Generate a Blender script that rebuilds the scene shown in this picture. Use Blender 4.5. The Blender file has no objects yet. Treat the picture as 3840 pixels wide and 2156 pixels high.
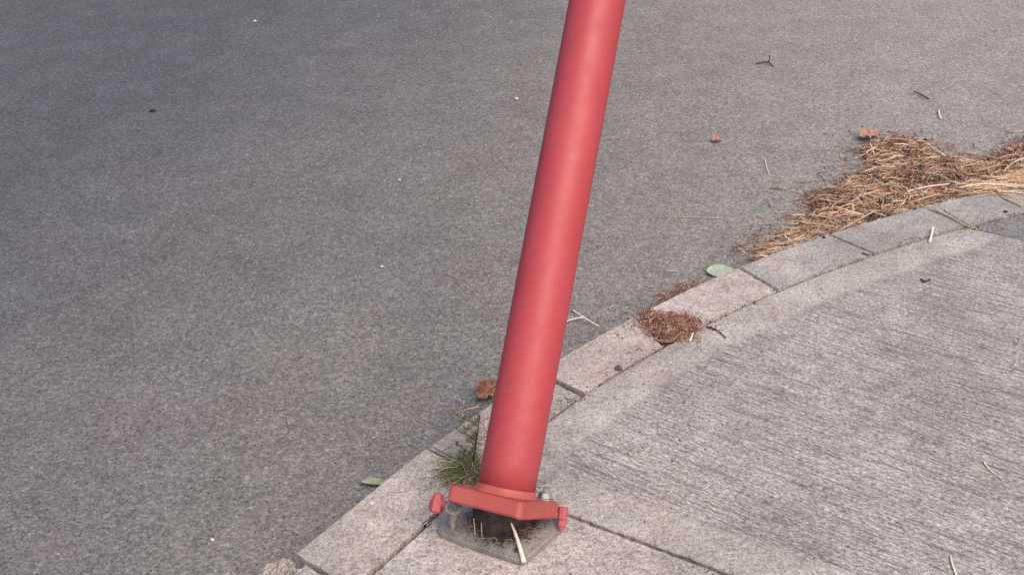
import bpy, bmesh, math, random
from mathutils import Vector, Matrix, Quaternion, noise as mnoise
random.seed(11)
S = bpy.context.scene
COL = S.collection
# ------------------------------------------------------------------ camera
TH, RO, FPX, H = math.radians(30), math.radians(3), 4300.0, 1.4
_X = Vector((1, 0, 0)); _U = Vector((0, math.sin(TH), math.cos(TH))); FW = Vector((0, math.cos(TH), -math.sin(TH)))
RT = _X*math.cos(RO) - _U*math.sin(RO); UP = _X*math.sin(RO) + _U*math.cos(RO)
cam = bpy.data.cameras.new('camera'); co = bpy.data.objects.new('camera', cam); COL.objects.link(co)
cam.sensor_width = 36; cam.lens = FPX/3840*36; cam.clip_start = 0.05; cam.clip_end = 5000
co.matrix_world = Matrix(((RT.x, UP.x, -FW.x, 0), (RT.y, UP.y, -FW.y, 0), (RT.z, UP.z, -FW.z, H), (0, 0, 0, 1)))
S.camera = co
EYE = Vector((0, 0, H))
# ------------------------------------------------------------------ light: bright overcast, soft sun from the right
SUN_EL, SUN_AZ = math.radians(54), math.radians(150)          # azimuth clockwise from +Y
w = bpy.data.worlds.new('World'); S.world = w; w.use_nodes = True
nt = w.node_tree; bg = nt.nodes['Background']; sky = nt.nodes.new('ShaderNodeTexSky')
sky.sky_type = 'NISHITA'; sky.sun_disc = False; sky.sun_elevation = SUN_EL; sky.sun_rotation = SUN_AZ
sky.air_density = 1.0; sky.dust_density = 6.0; sky.ozone_density = 0.6
nt.links.new(sky.outputs[0], bg.inputs[0]); bg.inputs[1].default_value = 0.15
sd = bpy.data.lights.new('sun', 'SUN'); sd.energy = 1.0; sd.angle = math.radians(42); sd.color = (1, 0.93, 0.86)
so = bpy.data.objects.new('sun', sd); COL.objects.link(so)
sv = Vector((math.sin(SUN_AZ)*math.cos(SUN_EL), math.cos(SUN_AZ)*math.cos(SUN_EL), math.sin(SUN_EL)))
so.rotation_euler = sv.to_track_quat('Z', 'Y').to_euler(); so.location = sv*20
S.view_settings.view_transform = 'Standard'; S.view_settings.look = 'None'; S.view_settings.gamma = 1
S.view_settings.exposure = 0.36
S.cycles.max_bounces = 6
S.cycles.use_denoising = False

ROAD = -0.11
def ray(px, py):
    return (FW + RT*((px-1920)/FPX) + UP*((1078-py)/FPX)).normalized()
def at(px, py, z=0.0):                                          # where the sight line through a photo pixel meets height z
    d = ray(px, py); return EYE + d*((z-H)/d.z)
# ------------------------------------------------------------------ object helpers
def link(name, me, mats, parent=None):
    o = bpy.data.objects.new(name, me); COL.objects.link(o)
    for m in (mats if isinstance(mats, (list, tuple)) else [mats]): me.materials.append(m)
    if parent: o.parent = parent
    return o
def tag(o, label=None, cat=None, group=None, kind=None):
    if label: o['label'] = label
    if cat: o['category'] = cat
    if group: o['group'] = group
    if kind: o['kind'] = kind
    return o
def from_bm(name, bm, mats, parent=None, smooth=False):
    me = bpy.data.meshes.new(name)
    bmesh.ops.recalc_face_normals(bm, faces=bm.faces); bm.to_mesh(me); bm.free()
    if smooth:
        for p in me.polygons: p.use_smooth = True
    return link(name, me, mats, parent)
def pydata(name, vs, fs, mats, parent=None, smooth=False, cols=None):
    me = bpy.data.meshes.new(name); me.from_pydata([tuple(v) for v in vs], [], fs); me.update()
    if smooth:
        for p in me.polygons: p.use_smooth = True
    if cols:
        a = me.color_attributes.new('tint', 'FLOAT_COLOR', 'POINT')
        for i, c in enumerate(cols): a.data[i].color = (*c, 1)
    return link(name, me, mats, parent)
# ------------------------------------------------------------------ node helpers
class N:
    def __init__(s, name):
        s.m = bpy.data.materials.new(name); s.m.use_nodes = True; s.t = s.m.node_tree
        s.b = s.t.nodes['Principled BSDF']; s.tc = s.t.nodes.new('ShaderNodeTexCoord'); s.P = s.tc.outputs['Object']
    def n(s, k, **kw):
        x = s.t.nodes.new(k)
        for a, v in kw.items(): setattr(x, a, v)
        return x
    def l(s, a, b): s.t.links.new(a, b)
    def mapping(s, scale=(1, 1, 1), rot=(0, 0, 0), loc=(0, 0, 0)):
        x = s.n('ShaderNodeMapping'); s.l(s.P, x.inputs[0])
        x.inputs['Scale'].default_value = scale; x.inputs['Rotation'].default_value = rot; x.inputs['Location'].default_value = loc
        return x.outputs[0]
    def noise(s, scale, detail=3, rough=0.5, vec=None, dist=0.0):
        x = s.n('ShaderNodeTexNoise'); s.l(vec or s.P, x.inputs['Vector'])
        x.inputs['Scale'].default_value = scale; x.inputs['Detail'].default_value = detail
        x.inputs['Roughness'].default_value = rough; x.inputs['Distortion'].default_value = dist
        return x.outputs['Fac']
    def voro(s, scale, feature='F1', out='Color', vec=None):
        x = s.n('ShaderNodeTexVoronoi', feature=feature); s.l(vec or s.P, x.inputs['Vector']); x.inputs['Scale'].default_value = scale
        return x.outputs[out]
    def ramp(s, f, stops, inter='LINEAR'):
        x = s.n('ShaderNodeValToRGB'); x.color_ramp.interpolation = inter; e = x.color_ramp.elements
        while len(e) < len(stops): e.new(0.5)
        for i, (p, c) in enumerate(stops):
            e[i].position = p; e[i].color = (c, c, c, 1) if not isinstance(c, tuple) else (*c, 1)
        s.l(f, x.inputs[0]); return x.outputs[0]
    def math(s, op, a, b=0.0, clamp=False):
        x = s.n('ShaderNodeMath', operation=op, use_clamp=clamp)
        for i, v in enumerate((a, b)):
            if isinstance(v, (int, float)): x.inputs[i].default_value = v
            else: s.l(v, x.inputs[i])
        return x.outputs[0]
    def mix(s, f, a, b, blend='MIX'):
        x = s.n('ShaderNodeMix', data_type='RGBA', blend_type=blend)
        for i, v in ((0, f), (6, a), (7, b)):
            if isinstance(v, (int, float)): x.inputs[i].default_value = v
            elif isinstance(v, tuple): x.inputs[i].default_value = (*v, 1)
            else: s.l(v, x.inputs[i])
        return x.outputs[2]
    def bump(s, h, strength, dist):
        x = s.n('ShaderNodeBump'); s.l(h, x.inputs['Height']); x.inputs['Strength'].default_value = strength
        x.inputs['Distance'].default_value = dist; s.l(x.outputs[0], s.b.inputs['Normal'])
    def out(s, col, rough=0.9, spec=0.3, metal=0.0):
        if isinstance(col, tuple): s.b.inputs['Base Color'].default_value = (*col, 1)
        else: s.l(col, s.b.inputs['Base Color'])
        if isinstance(rough, (int, float)): s.b.inputs['Roughness'].default_value = rough
        else: s.l(rough, s.b.inputs['Roughness'])
        s.b.inputs['Specular IOR Level'].default_value = spec; s.b.inputs['Metallic'].default_value = metal
        return s.m
    def sep(s, v):
        x = s.n('ShaderNodeSeparateXYZ'); s.l(v, x.inputs[0]); return x.outputs

def mat_asphalt():
    k = N('asphalt')
    xyz = k.sep(k.P)
    # tone ramp: darker and bluer to the left and farther up the road
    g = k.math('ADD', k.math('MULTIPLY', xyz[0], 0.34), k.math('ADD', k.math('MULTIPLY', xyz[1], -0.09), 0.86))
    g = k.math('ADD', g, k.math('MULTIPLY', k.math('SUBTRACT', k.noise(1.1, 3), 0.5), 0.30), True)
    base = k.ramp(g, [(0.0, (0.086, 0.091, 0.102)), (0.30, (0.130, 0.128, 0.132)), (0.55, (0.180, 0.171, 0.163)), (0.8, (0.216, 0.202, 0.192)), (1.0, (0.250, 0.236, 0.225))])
    patch = k.ramp(k.noise(7, 4, 0.6), [(0.3, 0.88), (0.7, 1.10)])
    c = k.mix(1.0, base, patch, 'MULTIPLY')
    rosy = k.ramp(k.noise(3.1, 3, vec=k.mapping(loc=(3, 1, 0))), [(0.45, (1, 1, 1)), (0.7, (1.04, 0.985, 0.99))])
    c = k.mix(1.0, c, rosy, 'MULTIPLY')
    v1 = k.sep(k.voro(190))[0]; v2 = k.sep(k.voro(95, vec=k.mapping(loc=(.3, .7, 0))))[1]
    g1 = k.ramp(v1, [(0.0, 0.70), (0.5, 0.99), (0.85, 1.10), (1.0, 1.45)])
    g2 = k.ramp(v2, [(0.0, 0.86), (0.25, 0.98), (0.8, 1.02), (1.0, 1.14)])
    c = k.mix(1.0, c, g1, 'MULTIPLY'); c = k.mix(1.0, c, g2, 'MULTIPLY')
    mott = k.ramp(k.noise(150, 4, 0.8), [(0.33, 0.62), (0.5, 1.0), (0.67, 1.42)])
    c = k.mix(1.0, c, k.ramp(k.noise(45, 2, 0.5), [(0.3, 0.92), (0.7, 1.07)]), 'MULTIPLY')
    dk = k.ramp(k.voro(120, out='Distance', vec=k.mapping(loc=(9, 2, 0))), [(0.20, 0.28), (0.34, 1.0)])
    dks = k.ramp(k.sep(k.voro(120, vec=k.mapping(loc=(9, 2, 0))))[0], [(0.0, 0.0), (0.15, 1.0)], 'CONSTANT')
    c = k.mix(1.0, c, k.math('MAXIMUM', dk, dks), 'MULTIPLY')
    c = k.mix(1.0, c, mott, 'MULTIPLY')
    chip = k.ramp(k.sep(k.voro(70, vec=k.mapping(loc=(5, 2, 0))))[2], [(0.972, 0.0), (0.98, 0.5)], 'CONSTANT')
    near = k.ramp(k.voro(70, out='Distance', vec=k.mapping(loc=(5, 2, 0))), [(0.28, 1.0), (0.36, 0.0)])
    c = k.mix(k.math('MULTIPLY', chip, near), c, (0.52, 0.50, 0.46))
    d = k.voro(190, out='Distance'); e = k.voro(95, out='Distance', vec=k.mapping(loc=(.3, .7, 0)))
    h = k.math('ADD', k.math('MULTIPLY', k.math('ADD', d, k.math('MULTIPLY', e, 0.5)), -1.0), k.noise(170, 3))
    k.bump(h, 0.5, 0.0022)
    return k.out(c, 0.88, 0.35)

def mat_concrete(name, base, warm, speck=1.0, broom=False, band=False):
    k = N(name)
    blot = k.noise(3.2, 5, 0.62)
    c = k.mix(k.ramp(blot, [(0.36, 0.0), (0.64, 1.0)]), base, warm)
    c = k.mix(1.0, c, k.ramp(k.noise(14, 4, 0.65, vec=k.mapping(loc=(2, 0, 0))), [(0.28, 0.78), (0.72, 1.13)]), 'MULTIPLY')
    # cement and sand grain
    s1 = k.ramp(k.noise(210, 3, 0.75), [(0.34, 0.56), (0.5, 1.0), (0.66, 1.34)])
    s2 = k.ramp(k.noise(85, 3, 0.7, vec=k.mapping(scale=(1, 1.3, 1), loc=(7, 0, 0))), [(0.33, 0.66), (0.5, 1.0), (0.68, 1.22)])
    s1b = k.mix(speck, (1, 1, 1), s1); s2b = k.mix(speck*0.9, (1, 1, 1), s2)
    plain = k.mix(1.0, k.mix(1.0, c, s1b, 'MULTIPLY'), s2b, 'MULTIPLY')
    # pits
    pit = k.ramp(k.voro(42, out='Distance', vec=k.mapping(loc=(1, 4, 0))), [(0.08, 0.0), (0.16, 1.0)])
    psel = k.ramp(k.sep(k.voro(42, vec=k.mapping(loc=(1, 4, 0))))[0], [(0.0, 0.0), (0.20, 1.0)], 'CONSTANT')
    pits = k.math('MAXIMUM', pit, psel)
    h = k.math('ADD', k.noise(150, 3, 0.7), k.math('MULTIPLY', pits, 0.6))
    col = plain
    if broom:
        ang = math.atan2(-0.62, 0.785)
        mp = k.mapping(rot=(0, 0, -ang))
        def stretch(sx, sy):
            m = k.n('ShaderNodeMapping'); k.l(mp, m.inputs[0]); m.inputs['Scale'].default_value = (sx, sy, 1); return m.outputs[0]
        b1 = k.noise(1, 3, 0.7, vec=stretch(34, 300)); b2 = k.noise(1, 4, 0.6, vec=stretch(7, 140)); b3 = k.noise(1, 3, 0.7, vec=stretch(120, 260))
        r1 = k.ramp(b1, [(0.30, 0.60), (0.5, 0.99), (0.7, 1.34)]); r2 = k.ramp(b2, [(0.34, 0.60), (0.5, 1.0), (0.68, 1.20)])
        r3 = k.ramp(b3, [(0.34, 0.42), (0.5, 0.98), (0.66, 1.62)])
        br = k.mix(1.0, k.mix(1.0, k.mix(1.0, k.mix(1.0, c, (0.97, 0.975, 0.98), 'MULTIPLY'), r1, 'MULTIPLY'), r2, 'MULTIPLY'), r3, 'MULTIPLY')
        if band:
            a = k.n('ShaderNodeAttribute', attribute_name='band')
            f = k.math('ADD', a.outputs['Fac'], k.math('MULTIPLY', k.math('SUBTRACT', k.noise(11, 4, 0.6), 0.5), 0.35))
            f = k.ramp(f, [(0.80, 0.0), (0.94, 1.0)])
        else: f = 1.0
        col = k.mix(f, k.mix(1.0, plain, (1.19, 1.16, 1.13), 'MULTIPLY'), br)
        hb = k.math('ADD', k.math('MULTIPLY', b1, 1.0), k.math('MULTIPLY', b3, 0.6))
        h = k.math('ADD', h, k.math('MULTIPLY', hb, f if isinstance(f, float) else f))
    col = k.mix(k.ramp(k.noise(2.4, 6, 0.7, vec=k.mapping(loc=(8, 8, 0))), [(0.46, 0.0), (0.66, 0.8)]), col, k.mix(1.0, col, (0.74, 0.73, 0.73), 'MULTIPLY'))
    # red paint dust and dark grime
    stain = k.ramp(k.noise(5.5, 3, 0.6, vec=k.mapping(loc=(0, 9, 0))), [(0.56, 0.0), (0.72, 0.55)])
    col = k.mix(stain, col, k.mix(1.0, col, (1.02, 0.84, 0.84), 'MULTIPLY'))
    grime = k.ramp(k.noise(24, 5, 0.75, vec=k.mapping(loc=(4, 4, 0))), [(0.55, 0.0), (0.70, 0.75)])
    col = k.mix(grime, col, k.mix(1.0, col, (0.58, 0.54, 0.52), 'MULTIPLY'))
    col = k.mix(k.math('SUBTRACT', 1.0, pits), col, (0.12, 0.10, 0.09))
    marks = k.ramp(k.noise(46, 3, 0.62, vec=k.mapping(scale=(1, 0.7, 1), loc=(6, 1, 0))), [(0.645, 0.0), (0.70, 0.62)])
    col = k.mix(marks, col, (0.15, 0.125, 0.11))
    k.bump(h, 0.5, 0.003)
    return k.out(col, 0.92, 0.25)

def mat_paint(name, col, worn, rough=0.42):
    k = N(name)
    f = k.noise(9, 4, 0.6, vec=k.mapping(scale=(1, 1, 0.12)))
    c = k.mix(k.ramp(f, [(0.35, 0.0), (0.7, 1.0)]), col, worn)
    c = k.mix(k.ramp(k.noise(170, 3, 0.7), [(0.68, 0.0), (0.78, 0.5)]), c, tuple(x*0.6 for x in col))
    hz = k.math('ADD', k.math('MULTIPLY', k.sep(k.P)[2], -2.2), k.math('ADD', 0.55, k.math('MULTIPLY', k.math('SUBTRACT', k.noise(30, 5, 0.7), 0.5), 0.9)), True)
    c = k.mix(k.math('MULTIPLY', hz, 0.5), c, (0.34, 0.125, 0.105))
    sc = k.noise(1, 3, 0.6, vec=k.mapping(scale=(150, 150, 14)))
    c = k.mix(k.ramp(sc, [(0.68, 0.0), (0.74, 0.35)]), c, (0.50, 0.20, 0.20))
    spot = k.ramp(k.noise(60, 4, 0.7, vec=k.mapping(loc=(3, 3, 3))), [(0.70, 0.0), (0.75, 0.6)])
    c = k.mix(spot, c, (0.16, 0.035, 0.035))
    r = k.ramp(k.noise(22, 3), [(0.3, rough-0.06), (0.7, rough+0.10)])
    k.bump(k.noise(130, 2), 0.06, 0.002)
    return k.out(c, r, 0.5)
def mat_speckle(name, col, col2, scale=90, rough=0.8, metal=0.0, bump=0.5, spec=0.3):
    k = N(name); f = k.noise(scale, 4, 0.7)
    c = k.mix(k.ramp(f, [(0.35, 0.0), (0.65, 1.0)]), col, col2)
    if bump: k.bump(f, bump, 0.003)
    return k.out(c, rough, spec, metal)
def mat_tint(name, rough=0.75):
    k = N(name); a = k.n('ShaderNodeAttribute', attribute_name='tint')
    c = k.mix(1.0, a.outputs['Color'], k.ramp(k.noise(160, 3), [(0.3, 0.7), (0.7, 1.2)]), 'MULTIPLY')
    return k.out(c, rough, 0.3)

M = dict(
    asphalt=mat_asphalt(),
    kerb=mat_concrete('kerb_concrete', (0.32, 0.285, 0.268), (0.45, 0.402, 0.372), 0.95),
    kerb_pale=mat_concrete('pale_kerb_concrete', (0.41, 0.36, 0.335), (0.53, 0.465, 0.43), 0.85),
    kerb_far=mat_concrete('grey_kerb_concrete', (0.31, 0.296, 0.288), (0.41, 0.382, 0.362), 0.9),
    slab=mat_concrete('broomed_concrete', (0.300, 0.288, 0.280), (0.368, 0.343, 0.328), 1.0, True, True),
    slab_plain=mat_concrete('trowelled_concrete', (0.355, 0.322, 0.308), (0.47, 0.42, 0.398), 1.05),
    slab_dark=mat_concrete('grey_concrete', (0.25, 0.243, 0.24), (0.31, 0.295, 0.285), 0.8, True),
    soil=mat_speckle('joint_soil', (0.06, 0.048, 0.04), (0.15, 0.12, 0.10), 120, 0.95, 0, 0.9),
    earth=mat_speckle('earth', (0.10, 0.085, 0.07), (0.17, 0.145, 0.12), 3, 0.95, 0, 0.3),
    red=mat_paint('red_paint', (0.355, 0.038, 0.050), (0.40, 0.054, 0.064), 0.50),
    red_flange=mat_paint('orange_red_paint', (0.41, 0.078, 0.060), (0.35, 0.060, 0.060), 0.6),
    red_bolt=mat_paint('red_bolt_paint', (0.36, 0.035, 0.052), (0.48, 0.10, 0.11), 0.55),
    galv=mat_speckle('grey_galvanised_steel', (0.165, 0.152, 0.142), (0.29, 0.265, 0.25), 34, 0.8, 0.0, 0.4, 0.35),
    rust=mat_speckle('dark_rusty_steel', (0.022, 0.017, 0.016), (0.085, 0.06, 0.055), 45, 0.85, 0, 0.7),
    zinc=mat_speckle('zinc', (0.12, 0.115, 0.11), (0.42, 0.41, 0.39), 60, 0.5, 0.35, 0.3, 0.5),
    straw=mat_tint('dry_grass'), litter=mat_tint('leaf_litter', 0.9), green=mat_tint('living_grass', 0.6),
    leafg=mat_speckle('pale_green_leaf', (0.27, 0.33, 0.25), (0.36, 0.42, 0.33), 60, 0.5, 0, 0.3),
    leafd=mat_speckle('grey_green_leaf', (0.17, 0.20, 0.13), (0.30, 0.33, 0.24), 50, 0.6, 0, 0.3),
    leafb=mat_speckle('dry_brown_leaf', (0.15, 0.065, 0.038), (0.36, 0.20, 0.13), 45, 0.65, 0, 0.4),
    leafp=mat_speckle('pinkish_dry_leaf', (0.26, 0.13, 0.10), (0.46, 0.30, 0.25), 80, 0.7, 0, 0.3),
    twigd=mat_speckle('dark_twig', (0.018, 0.010, 0.012), (0.07, 0.04, 0.035), 200, 0.8, 0, 0.3),
    twigt=mat_speckle('tan_twig', (0.42, 0.29, 0.19), (0.62, 0.47, 0.35), 150, 0.7, 0, 0.3),
    pale=mat_speckle('bleached_straw', (0.66, 0.58, 0.45), (0.85, 0.78, 0.66), 150, 0.6, 0, 0.2),
    stone=mat_speckle('pale_grit', (0.40, 0.37, 0.34), (0.58, 0.55, 0.51), 200, 0.8, 0, 0.3),
    dark=mat_speckle('black_grit', (0.008, 0.008, 0.009), (0.025, 0.025, 0.03), 200, 0.7, 0, 0.3),
    rubble=mat_concrete('broken_concrete', (0.33, 0.295, 0.27), (0.45, 0.40, 0.365), 1.0),
)
# ------------------------------------------------------------------ ground, road
def sheet(name, s, z, mat, cx=0, cy=0):
    o = pydata(name, [(cx-s, cy-s, z), (cx+s, cy-s, z), (cx+s, cy+s, z), (cx-s, cy+s, z)], [(0, 1, 2, 3)], mat)
    return tag(o, kind='structure')
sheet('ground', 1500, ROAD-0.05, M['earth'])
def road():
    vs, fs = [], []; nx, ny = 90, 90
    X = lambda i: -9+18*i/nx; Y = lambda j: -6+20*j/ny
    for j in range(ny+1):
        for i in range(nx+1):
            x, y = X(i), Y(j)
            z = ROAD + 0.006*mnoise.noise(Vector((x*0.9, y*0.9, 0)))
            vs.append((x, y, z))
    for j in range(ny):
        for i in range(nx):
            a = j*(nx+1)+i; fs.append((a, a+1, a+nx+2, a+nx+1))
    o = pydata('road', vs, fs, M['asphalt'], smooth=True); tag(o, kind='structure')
road()
# ------------------------------------------------------------------ kerb curves (world metres)
def catmull(P, step=0.012):
    P = [Vector((*p[:2], 0)) for p in P]; out = []
    for i in range(len(P)-1):
        p0 = P[max(i-1, 0)]; p1, p2 = P[i], P[i+1]; p3 = P[min(i+2, len(P)-1)]
        n = max(2, int((p2-p1).length/step))
        for k in range(n):
            t = k/n
            out.append(0.5*((2*p1)+(p2-p0)*t+(2*p0-5*p1+4*p2-p3)*t*t+(3*p1-p0-3*p2+p3)*t**3))
    out.append(P[-1]); return out
OUT = catmull([(-2.24, -0.82), (-1.32, 0.35), (-.406, 1.524), (-.249, 1.728), (-.118, 1.885), (.092, 2.098), (.289, 2.268), (.492, 2.42), (.737, 2.57), (1.01, 2.70), (1.262, 2.795), (1.5, 2.865), (2.2, 3.02), (3.6, 3.2)])
INN = catmull([(-2.13, -0.91), (-1.20, 0.27), (-.276, 1.462), (-.172, 1.600), (-.03, 1.785), (.061, 1.884), (.178, 2.002), (.331, 2.132), (.47, 2.236), (.622, 2.338), (.80, 2.44), (1.004, 2.543), (1.183, 2.616), (1.324, 2.667), (1.54, 2.732), (2.23, 2.885), (3.62, 3.065)])
def near_idx(C, p):
    return min(range(len(C)), key=lambda i: (C[i]-Vector((p[0], p[1], 0))).length)
def curve_normal(C, i):
    d = (C[min(i+2, len(C)-1)]-C[max(i-2, 0)]).normalized(); return Vector((d.y, -d.x, 0))     # towards the pavement
def jit(i, amp, seed, f=40.0):
    v = Vector((i*0.013*f, seed*7.3, 0))
    return amp*mnoise.noise(v) + amp*0.7*mnoise.noise(v*3.7)
def block(name, outline, mat, z=0.0, depth=0.16, bevel=0.004, tilt=(0, 0)):
    bm = bmesh.new()
    cx = sum(p[0] for p in outline)/len(outline); cy = sum(p[1] for p in outline)/len(outline)
    vs = [bm.verts.new((p[0], p[1], z + (p[0]-cx)*tilt[0] + (p[1]-cy)*tilt[1])) for p in outline]
    f = bm.faces.new(vs)
    r = bmesh.ops.extrude_face_region(bm, geom=[f])
    low = [v for v in r['geom'] if isinstance(v, bmesh.types.BMVert)]
    for v in low: v.co.z -= depth
    top = [e for e in bm.edges if all(v in vs for v in e.verts)]
    bmesh.ops.recalc_face_normals(bm, faces=bm.faces)
    bmesh.ops.bevel(bm, geom=top, offset=bevel, segments=2, affect='EDGES', clamp_overlap=True)
    return tag(from_bm(name, bm, mat), kind='structure')
def dens(a, b, step=0.012):
    n = max(1, int((b-a).length/step)); return [a+(b-a)*(k/n) for k in range(n)]
# kerb stones between their joints: (outer point, inner point, half gap)
JN = [((-2.2, -.77), (-2.09, -.86), .003), ((-1.62, -.03), (-1.51, -.12), .003), ((-1.01, .745), (-.90, .65), .003),
      ((-.398, 1.533), (-.300, 1.440), .0035), ((-.189, 1.808), (-.082, 1.722), .0045), ((.048, 2.058), (.139, 1.972), .006),
      ((.296, 2.275), (.350, 2.15), .012), ((.565, 2.463), (.626, 2.345), .0018), ((.827, 2.614), (.902, 2.494), .0025),
      ((1.111, 2.741), (1.185, 2.618), .0010), ((1.47, 2.86), (1.51, 2.722), .003), ((2.0, 2.98), (2.03, 2.84), .003), ((3.5, 3.19), (3.52, 3.05), .003)]
JN[6] = (JN[6][0], JN[6][1], 0.010)
KT = [0, 0, 0, .001, 0, -.001, .002, .001, 0, .001, 0, 0]
for q in range(len(JN)-1):
    (o0, i0, g0), (o1, i1, g1) = JN[q], JN[q+1]
    a0, a1 = near_idx(OUT, o0), near_idx(OUT, o1); b0, b1 = near_idx(INN, i0), near_idx(INN, i1)
    out = []
    for i in range(a0, a1+1): out.append(OUT[i] + curve_normal(OUT, i)*jit(i, .0014, 1))
    inn = []
    for i in range(b0, b1+1): inn.append(INN[i] - curve_normal(INN, i)*(.0015+abs(jit(i, .0030, 2))))
    d0 = (out[1]-out[0]).normalized(); d1 = (out[-1]-out[-2]).normalized()
    e0 = (inn[1]-inn[0]).normalized(); e1 = (inn[-1]-inn[-2]).normalized()
    out[0] += d0*g0; out[-1] -= d1*g1; inn[0] += e0*g0; inn[-1] -= e1*g1
    out = [p for k, p in enumerate(out) if k in (0, len(out)-1) or ((p-out[0]).dot(d0) > .006 and (out[-1]-p).dot(d1) > .006)]
    inn = [p for k, p in enumerate(inn) if k in (0, len(inn)-1) or ((p-inn[0]).dot(e0) > .006 and (inn[-1]-p).dot(e1) > .006)]
    if q == 2:                                                  # the near stone has lost its outer corner
        out = [p + curve_normal(OUT, near_idx(OUT, p))*max(0, .030-(out[-1]-p).length*.16+jit(k*3, .012, 5)) if (out[-1]-p).length < .19 else p for k, p in enumerate(out)]
    if q == 5:                                                  # chipped end under the clump of litter
        out[-1] -= d1*.012; inn[-1] -= e1*.02
    e_out = [out[-1] + (inn[-1]-out[-1])*t + d1*jit(t*90+q*9, .0022, 3) for t in [x/10 for x in range(1, 10)]]
    e_in = [inn[0] + (out[0]-inn[0])*t + d0*jit(t*90+q*9, .0022, 4) for t in [x/10 for x in range(1, 10)]]
    block('kerb_stone', out+e_out+inn[::-1]+e_in, M['kerb'] if q < 5 else M['kerb_pale'] if q < 7 else M['kerb_far'], z=KT[q], depth=0.2, bevel=.0045 if q < 7 else .003)
# bed of soil that shows in the joints
bed = [OUT[i] + curve_normal(OUT, i)*.02 for i in range(0, len(OUT), 8)] + [Vector((6, 3, 0)), Vector((6, -3, 0)), Vector((-2, -3, 0))]
o = pydata('soil', [(p.x, p.y, -.012) for p in bed] + [(p.x, p.y, -.14) for p in bed],
           [tuple(range(len(bed)))] + [(i, (i+1) % len(bed), (i+1) % len(bed)+len(bed), i+len(bed)) for i in range(len(bed))], M['soil'])
tag(o, kind='structure')
# ------------------------------------------------------------------ pavement slabs
JC = Vector((-.083, 1.722, 0)); JD = (at(2744, 2156)-at(2125, 1925)).normalized()
J0 = at(2125, 1925); JC = J0 - JD*0.235
ia = near_idx(INN, JC); JC = INN[ia]
Q = Vector((1.186, 2.606, 0)); QD = Vector((.785, -.62, 0)).normalized(); iq = near_idx(INN, (1.186, 2.616))
JN_ = Vector((-JD.y, JD.x, 0))                                   # from the joint towards the big slab
def big_slab():
    rows = [(0.0, -.10), (0.0, -.0035), (.003, -.0004), (.008, 0), (.03, 0), (.05, 0), (.07, 0), (.085, 0), (.10, 0), (.115, 0)]
    bm = bmesh.new(); lay = bm.verts.layers.float.new('band')
    def V(p, z, b):
        v = bm.verts.new((p.x, p.y, z)); v[lay] = b; return v
    idx = list(range(ia+1, iq+1)); L = len(idx); grid = []
    gap = lambda i: .003+.005*max(0, 1-(i-ia)/30)
    for r, (off, z) in enumerate(rows):
        line = []
        for i in idx:
            nrm = curve_normal(INN, i); p = INN[i] + nrm*(gap(i)+off) + nrm*(jit(i, .0022, 6) if off < .01 else 0)
            line.append(p)
        # the first point of each row lies on the joint line
        line = [p - JN_*((p-J0).dot(JN_)-.005) if (p-J0).dot(JN_) < .005 else p for p in line]
        t = (line[0]-J0).dot(JD); line[0] = J0 + JD*t + JN_*.005
        # the last lies on the far joint
        t = (line[-1]-Q).dot(QD); line[-1] = Q + QD*t
        grid.append([V(p, z, min(1, off/.115)) for p in line])
    for r in range(len(rows)-1):
        for c in range(L-1): bm.faces.new((grid[r][c], grid[r][c+1], grid[r+1][c+1], grid[r+1][c]))
    last = grid[-1]
    # band beside the transverse joint
    k1 = next(c for c in range(L) if (Vector((*last[c].co[:2], 0))-J0).dot(JN_) >= .005+.115*.9)
    k0 = max(c for c in range(k1) if (Vector((*last[c].co[:2], 0))-J0).dot(JN_) <= .0051)
    s0 = (Vector((*last[k1].co[:2], 0))-J0).dot(JD); n = 220; jr = []
    for off, z in rows[::-1]:
        row = []
        for kx in range(n+1):
            s = s0 + (4.2-s0)*(kx/n)**1.6
            p = J0 + JD*s + JN_*(.005+off*.9+(jit(kx*1.7, .0022, 8) if off < .01 else 0))
            row.append((p, z, min(1, off/.115)))
        jr.append(row)
    # start column of the joint band collapses onto the kerb band's first corner
    jg = [[V(p, z, b) for p, z, b in row] for row in jr]
    for r in range(len(jg)-1):
        for c in range(n): bm.faces.new((jg[r][c], jg[r][c+1], jg[r+1][c+1], jg[r+1][c]))
    corner = list(last[k0:k1+1]) + [jg[q][0] for q in range(0, len(rows)-1)]
    fc = bm.faces.new(corner)
    core = list(last[k1:]) + [V(Q+QD*4.2, 0, 1)] + [jg[0][c] for c in range(n, -1, -1)]
    f = bm.faces.new(core)
    bmesh.ops.triangulate(bm, faces=[f, fc])
    bmesh.ops.recalc_face_normals(bm, faces=bm.faces)
    up = sum(f.normal.z for f in bm.faces)
    if up < 0: bmesh.ops.reverse_faces(bm, faces=bm.faces)
    me = bpy.data.meshes.new('pavement'); bm.to_mesh(me); bm.free()
    tag(link('pavement', me, M['slab']), kind='structure')
big_slab()
# the slab in front, under the post
inn = [INN[i] + curve_normal(INN, i)*(.003+.004*min(1, (ia-i)/14)+abs(jit(i, .004, 9))) for i in range(ia-1, 12, -1)]
jl = [J0 + JD*s - JN_*(.004+abs(jit(s*130, .003, 10))) for s in [ (INN[ia]-J0).dot(JD)+.006+(4.3)*(kx/330)**1.3 for kx in range(331)]]
block('pavement', inn[::-1] + jl + [Vector((3.4, -3, 0)), Vector((-1.9, -3, 0))], M['slab_plain'], z=-.001, depth=.1, bevel=.003)
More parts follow.
